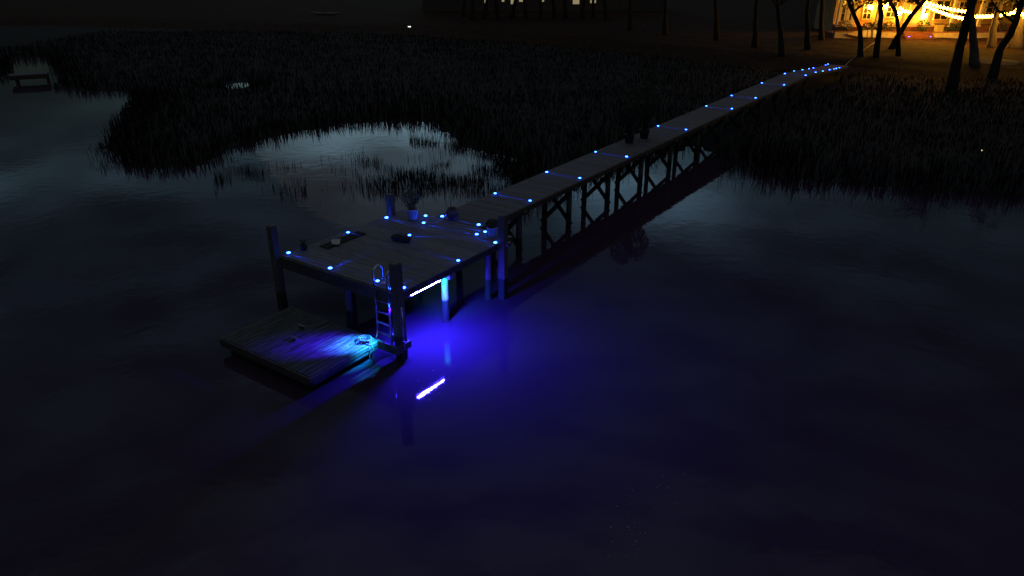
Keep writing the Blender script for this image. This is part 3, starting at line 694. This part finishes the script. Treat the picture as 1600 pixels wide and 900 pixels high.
def boat(p, rz, label):
    m = MB(); n = 12; k = 7
    for i in range(n+1):
        s = i/n*2-1; wd = .34*max(.02, 1-abs(s)**2.6); hg = .30+.12*s*s
        for j in range(k): a = math.pi*j/(k-1); m.v.append((s*1.5, -wd*math.cos(a), hg-(.30*math.sin(a))*max(.1, 1-abs(s)**3)))
    for i in range(n):
        for j in range(k-1): q = i*k+j; m.f.append((q, q+1, q+k+1, q+k)); m.tone.append(1)
    t = thing('skiff', p, rz, label, 'boat', 'pale skiffs on the far bank'); h = m.build('hull', M['hull'], t, True)
    s = h.modifiers.new('thickness', 'SOLIDIFY'); s.thickness = .03
    MB().box(-.12, .12, -.28, .28, .24, .27).build('seat', M['stepwood'], t)
for px, lb in ((502,'pale small skiff on the far dark bank, left of its pair'), (518,'pale small skiff on the far dark bank, right of its pair')):
    p = on(px, 25.5, .8); boat(Vector((p.x, p.y, gz(p.x, p.y)+.02)), R(random.uniform(-8, 8)), lb)
# small pier far left
pa, pb = on(14, 117, .62), on(74, 113.5, .62); sp_c = (pa+pb)/2; ang2 = math.atan2(pb.y-pa.y, pb.x-pa.x); ln = (pb-pa).length
t = thing('small_pier', (sp_c.x, sp_c.y, 0), ang2, 'small dark far pier standing in the channel at the left edge', 'pier')
m = MB(); planks(m, -.55, .55, -ln/2, ln/2, .62, .16)
m.v = [(y, x, z) for x, y, z in m.v]; m.build('decking', M['walk'], t)
m = MB(); m.box(-ln/2, ln/2, -.60, -.555, .30, .60); m.box(-ln/2, ln/2, .555, .60, .30, .60); m.build('fascia', M['beam'], t)
for x in (-ln/2+.4, ln/2-.05):
    for y in (-.45, .45): MB().tube([(x, y, -1), (x, y, .585)], .09, 10).build('pile', M['beam'], t)

# ------------------------------------------------------------------ the lit house
HY = 83.0
hz0 = 1.85
hs = thing('house', (50, HY, hz0), 0, 'warm glowing cream house with white porch columns behind the low wall', 'house')
def hx(px, y=HY): return at(px, 20, y).x-50
x_l, x_r = hx(1304), hx(1760)
MB().box(x_l, x_r, 0, 5, -1.2, 3.9).build('wall', M['wall_cream'], hs)
m = MB(); a_, b_ = x_l-.8, x_r+.8; m.v = [(a_,-4.6,3.6),(b_,-4.6,3.6),(b_,2.2,6.2),(a_,2.2,6.2),(b_,5.8,3.9),(a_,5.8,3.9),(a_,-4.6,3.42),(b_,-4.6,3.42),(b_,5.8,3.42),(a_,5.8,3.42)]
m.f = [(0,1,2,3),(3,2,4,5),(0,3,5,9,6),(1,7,8,4,2),(0,6,7,1),(5,4,8,9),(6,9,8,7)]; m.tone = [1]*7; m.build('roof', M['roof'], hs)
MB().box(x_l, x_r, -3.9, -.02, -1.2, -.05).build('porch_floor', M['brick'], hs)
for px, wd in ((1312,.32),(1325,.32),(1334,.26),(1372,.26),(1412,.26),(1455,.36),(1490,.30),(1533,.30)):
    c = hx(px, HY-3.6); m = MB(); m.box(c-wd/2, c+wd/2, -3.6-wd/2, -3.6+wd/2, -.045, 3.38); m.box(c-wd*.7, c+wd*.7, -3.6-wd*.7, -3.6+wd*.7, -.047, .12); m.box(c-wd*.7, c+wd*.7, -3.6-wd*.7, -3.6+wd*.7, 3.22, 3.415)
    m.build('column', M['trim'], hs)
def window(c0, c1, za, zb, nxm=2, nzm=3, glass=M['glassdark'], nm='window'):
    m = MB(); t_ = .09
    m.box(c0-t_, c1+t_, -.07, -.003, za-t_, za); m.box(c0-t_, c1+t_, -.07, -.003, zb, zb+t_); m.box(c0-t_, c0, -.07, -.003, za, zb); m.box(c1, c1+t_, -.07, -.003, za, zb)
    for i in range(1, nxm): x = c0+(c1-c0)*i/nxm; m.box(x-.025, x+.025, -.06, -.02, za, zb)
    for i in range(1, nzm): z = za+(zb-za)*i/nzm; m.box(c0, c1, -.058, -.022, z-.025, z+.025)
    wv = m.build(nm, M['trim'], hs); MB().box(c0, c1, -.018, -.004, za, zb).build('pane', glass, wv)
for a, b, za, zb in ((1308,1320,.3,2.6),(1326,1338,.3,2.6),(1349,1361,.5,2.2),(1385,1399,.7,2.2),(1461,1481,.45,2.3),(1497,1509,.6,2.2),(1540,1560,.6,2.2),(1580,1600,.6,2.2)):
    window(hx(a), hx(b), za, zb)
m = MB(); c0, c1 = hx(1420), hx(1434); m.box(c0, c1, -.05, -.004, 0, 2.15); dr = m.build('door', M['trim'], hs); MB().ball((c1-.12, -.09, 1.0), .045, 8).build('handle', M['dark_metal'], dr, True)
# low wall with a flat terrace behind it, and steps in its gap
def low_wall(pa, pb, label, ya=76.0):
    xa, xb = at(pa, 56, ya).x, at(pb, 56, ya).x; z = gz((xa+xb)/2, ya)
    t = thing('low_wall', ((xa+xb)/2, ya, z), 0, label, 'wall')
    h = (xb-xa)/2; MB().box(-h, h, -.14, .14, -.4, .56).build('masonry', M['wall_white'], t)
    MB().box(-h-.03, h+.03, -.18, .18, .562, .63).build('coping', M['brick'], t)
low_wall(1303, 1409, 'low whitewashed wall with the paddle board leaning on it')
low_wall(1457, 1568, 'low whitewashed wall right of the brown steps')
xa, xb = at(1303, 56, 76.2).x, at(1640, 56, 76.2).x
m = MB(); m.box(xa, xb, 76.2, 79.05, .3, 1.42); o = m.build('terrace', M['brick']); tag(o, kind='structure')
xs0, xs1 = at(1410.5, 58, 75.7).x, at(1455.5, 58, 75.7).x; zst = gz((xs0+xs1)/2, 75.4)
st = thing('steps', ((xs0+xs1)/2, 75.6, zst), 0, 'wide red-brown steps in the gap of the low wall with two blue lights', 'steps')
h = (xs1-xs0)/2
for k in range(3): MB().box(-h, h, -.55+k*.30, .55-.002*k, .0+k*.2-.1*(k == 0), .19+k*.2).build('step', M['stepwood'], st)
for px, lb in ((1420,'blue light on the bottom step, the left one of two'), (1453.5,'blue light on the bottom step, the right one of two')):
    p = at(px, 60, 75.15); dlight(Vector((p.x, 75.12, zst+.192)), 0, lb)
# paddle board leaning on the wall
pb_y = 75.55
cpb = at(1349, 56, pb_y); t = thing('paddle_board', (cpb.x, pb_y, gz(cpb.x, pb_y)), 0, 'pale paddle board with dark bands leaning against the low white wall', 'paddle board')
m = MB(); n = 26; k = 12; Lb = 3.3
for i in range(n+1):
    s = i/n; x = (s-.5)*Lb; hw = .40*max(.03, math.sin(math.pi*min(1, s*.62+.02))**.75 if s < .8 else math.sin(math.pi*(.8*.62+.02))**.75*math.sqrt(max(.002, 1-((s-.8)/.2)**2)))
    for j in range(k): a = 2*math.pi*j/k; m.v.append((x, .055*math.sin(a), hw*math.cos(a)))
for i in range(n):
    for j in range(k): m.f.append((i*k+j, i*k+(j+1)%k, (i+1)*k+(j+1)%k, (i+1)*k+j)); m.tone.append(1)
m.f.append(tuple(reversed(range(k)))); m.f.append(tuple(n*k+j for j in range(k))); m.tone += [1, 1]
bm_ = bpy.data.materials.new('board_paint'); bm_.use_nodes = True; tt = bm_.node_tree; bs = tt.nodes['Principled BSDF']; bs.inputs['Roughness'].default_value = .5
tcn = tt.nodes.new('ShaderNodeTexCoord'); sx = tt.nodes.new('ShaderNodeSeparateXYZ'); tt.links.new(tcn.outputs['Object'], sx.inputs[0])
mr = tt.nodes.new('ShaderNodeMapRange'); tt.links.new(sx.outputs['X'], mr.inputs[0]); mr.inputs[1].default_value = -Lb/2; mr.inputs[2].default_value = Lb/2
rp = tt.nodes.new('ShaderNodeValToRGB'); rp.color_ramp.interpolation = 'CONSTANT'; tt.links.new(mr.outputs[0], rp.inputs[0])
rp.color_ramp.elements[0].color = (.70, .52, .25, 1); rp.color_ramp.elements[1].position = .995; rp.color_ramp.elements[1].color = (.7, .7, .65, 1)
for p_, c_ in ((.50,(.75,.68,.6)),(.60,(.25,.14,.12)),(.63,(.75,.66,.6)),(.72,(.03,.02,.02)),(.80,(.75,.7,.62)),(.88,(.2,.3,.33))):
    q_ = rp.color_ramp.elements.new(p_); q_.color = (*c_, 1)
tt.links.new(rp.outputs[0], bs.inputs['Base Color'])
bo = m.build('board', bm_, t, True); bo.location = (0, .12, .43); bo.rotation_euler = (R(-16), 0, 0)
m = MB(); m.v = [(1.25,-.05,.43),(1.5,-.05,.43),(1.52,-.22,.43),(1.42,-.20,.43)]; m.v += [(a, b, c+.012) for a, b, c in m.v]; m.f = [(3,2,1,0),(4,5,6,7),(0,1,5,4),(1,2,6,5),(2,3,7,6),(3,0,4,7)]; m.tone = [1]*6
m.build('fin', M['black'], t)
# shrubs, bar, lanterns
def bush(px, y, r, lb, sq=.8, z=None):
    p = at(px, 45, y); z = 1.42 if z is None else z
    t = thing('bush', (p.x, y, z), random.uniform(0, 6), lb, 'bush', 'bushes on the terrace')
    m = MB()
    for k in range(5): a = k*1.26; m.tube([(0, 0, -.05), (r*.3*math.cos(a), r*.3*math.sin(a), r*.6), (r*.6*math.cos(a), r*.6*math.sin(a), r*1.1)], [.03, .02, .006], 5)
    m.build('stems', M['bark'], t)
    m = MB(); foliage(m, (0, 0, r*sq), r, 420, .16, sq); m.build('foliage', M['leaf'], t)
bush(1356, 77.2, .62, 'leftmost dark bush on the terrace, above the paddle board')
bush(1372, 77.4, .70, 'dark bush on the terrace between the two slim dark trees')
bush(1389, 77.1, .66, 'dark bush on the terrace left of the leaning brown tree')
bush(1318, 77.3, .75, 'dark bush under the white columns at the left end of the house')
bush(1441, 77.3, .62, 'rounded dark bush in front of the brightest porch wall', 1.0)
bush(1484, 77.6, .55, 'dark bush right of the pale bar on the terrace')
bush(1500, 77.4, .62, 'dark bush just left of the thick black leaning tree')
bush(1560, 77.4, .7, 'dark bush under the right-hand string of lights')
p = at(1468, 40, 78.0); t = thing('outdoor_bar', (p.x, 78.0, 1.42), 0, 'small pale cabinet with dark top on the terrace', 'cabinet')
MB().box(-.36, .36, -.25, .25, .02, .72).build('body', M['bar'], t); MB().box(-.5, .5, -.35, .35, .722, .79).build('top', M['roof'], t)
for a in (-.3, .3): MB().box(a-.04, a+.04, -.2, .2, -.02, .018).build('foot', M['black'], t)
def lantern(px, py, lb, e=None):
    p = at(px, py, HY-.22); t = thing('wall_lantern', (p.x, HY-.02, p.z), 0, lb, 'lantern', 'lit wall lanterns on the house')
    MB().box(-.06, .06, -.05, .02, -.12, .12).build('back_plate', M['black'], t)
    MB().lathe([(.12, -.20), (.19, .02), (.19, .16), (.06, .24)], 10, (0, -.22, 0)).build('glass', M['lantern'], t, True)
    MB().lathe([(.21, .165), (.15, .27), (.02, .33)], 10, (0, -.22, 0)).build('cap', M['black'], t, True)
lantern(1361, 11, 'lit wall lantern above the window behind the left bushes'); lantern(1384, 9, 'smaller glow of wall lantern between the two slim trees')
lantern(1406, 20, 'lit wall lantern left of the leaning brown tree, lower one'); lantern(1446, 24, 'brightest wall lantern, beside the rounded dark bush')
# festoon strings
def festoon(pa, pb, ya, yb, n, sag, label):
    A, B = at(*pa, ya), at(*pb, yb); t = thing('string_lights', A, 0, label, 'string lights', 'warm string lights')
    pts = []
    for i in range(25): s = i/24; q = A.lerp(B, s)-A; q.z -= sag*4*s*(1-s); pts.append(q)
    MB().tube(pts, .012, 5).build('wire', M['wire'], t)
    b0 = None
    for i in range(n):
        s = (i+.5)/n; q = A.lerp(B, s)-A; q.z -= sag*4*s*(1-s)
        if b0 is None: b0 = MB().lathe([(.02, .02), (.05, -.02), (.12, -.12), (.11, -.20), (.04, -.26)], 10).build('bulb', M['bulb'], t, True); c = b0
        else: c = b0.copy(); C.objects.link(c); c.parent = t
        c.location = q
festoon((1446,1),(1512,16), 74, 71, 12, .12, 'upper string of warm bulbs sloping from the porch to the black leaning tree')
festoon((1448,7),(1507,27), 72.5, 70, 12, .12, 'lower string of warm bulbs sloping under the upper one')
festoon((1520,23),(1593,15), 69, 68, 15, .18, 'string of warm bulbs running right from the black leaning tree')
festoon((1589,9),(1612,33), 66, 64, 6, .05, 'short string of warm bulbs at the right edge of the photo')
festoon((1405,9),(1431,18), 73, 72, 6, .15, 'short string of warm bulbs behind the leaning brown tree')
festoon((1447,-4),(1441,28), 75, 75.5, 8, 0, 'string of warm bulbs hanging down the brightest porch column')
# cord over the lawn, bare patch
m = MB(); pts = []
for px, py in ((1311,105),(1318,98),(1326,93),(1338,87),(1350,79),(1362,71),(1371,66)):
    p = on(px, py, .9); p.z = gz(p.x, p.y)+.03; pts.append(p)
o = m.tube([p-pts[0] for p in pts], .028, 6).build('extension_cord', M['palecord'], None, True); o.location = pts[0]; tag(o, 'pale cord running over the lawn from walkway end to steps', 'cord')
c = on(1556, 93, 1.0); m = MB()
for k in range(28):
    a = 2*math.pi*k/28; x, y = c.x+1.75*math.cos(a)*(1+.12*math.sin(3*a)), c.y+1.6*math.sin(a)*(1+.1*math.cos(2*a)); m.v.append((x, y, gz(x, y)+.03))
m.v.append((c.x, c.y, gz(c.x, c.y)+.05)); m.f = [(k, (k+1) % 28, 28) for k in range(28)]; m.tone = [1]*28
tag(m.build('path', M['sand']), kind='structure')
# flecks of foam on the still water
m = MB()
def fleck(px, py, s):
    p = on(px, py, 0); n = 6; b = len(m.v); ph = random.uniform(0, 6)
    for k in range(n): a = 2*math.pi*k/n+ph; r = s*random.uniform(.6, 1.2); m.v.append((p.x+r*math.cos(a), p.y+r*math.sin(a), .004))
    m.v.append((p.x, p.y, .012)); m.f += [(b+k, b+(k+1) % n, b+n) for k in range(n)]; m.tone += [1]*n
for px, py in ((656,610.5),(659.5,607),(677,579),(671,625),(666,646),(690,603),(687,615),(678,600),(667,620),(654,595),(692,588),(701,590),(673,600)): fleck(px, py, random.uniform(.006, .012))
for _ in range(36):
    q = random.random(); fleck(1035-60*q+random.gauss(0, 22), 735+140*q+random.gauss(0, 8), random.uniform(.005, .016))
tag(m.build('foam', M['foam']), 'scattered small white foam flecks floating on the water', 'foam', kind='stuff')
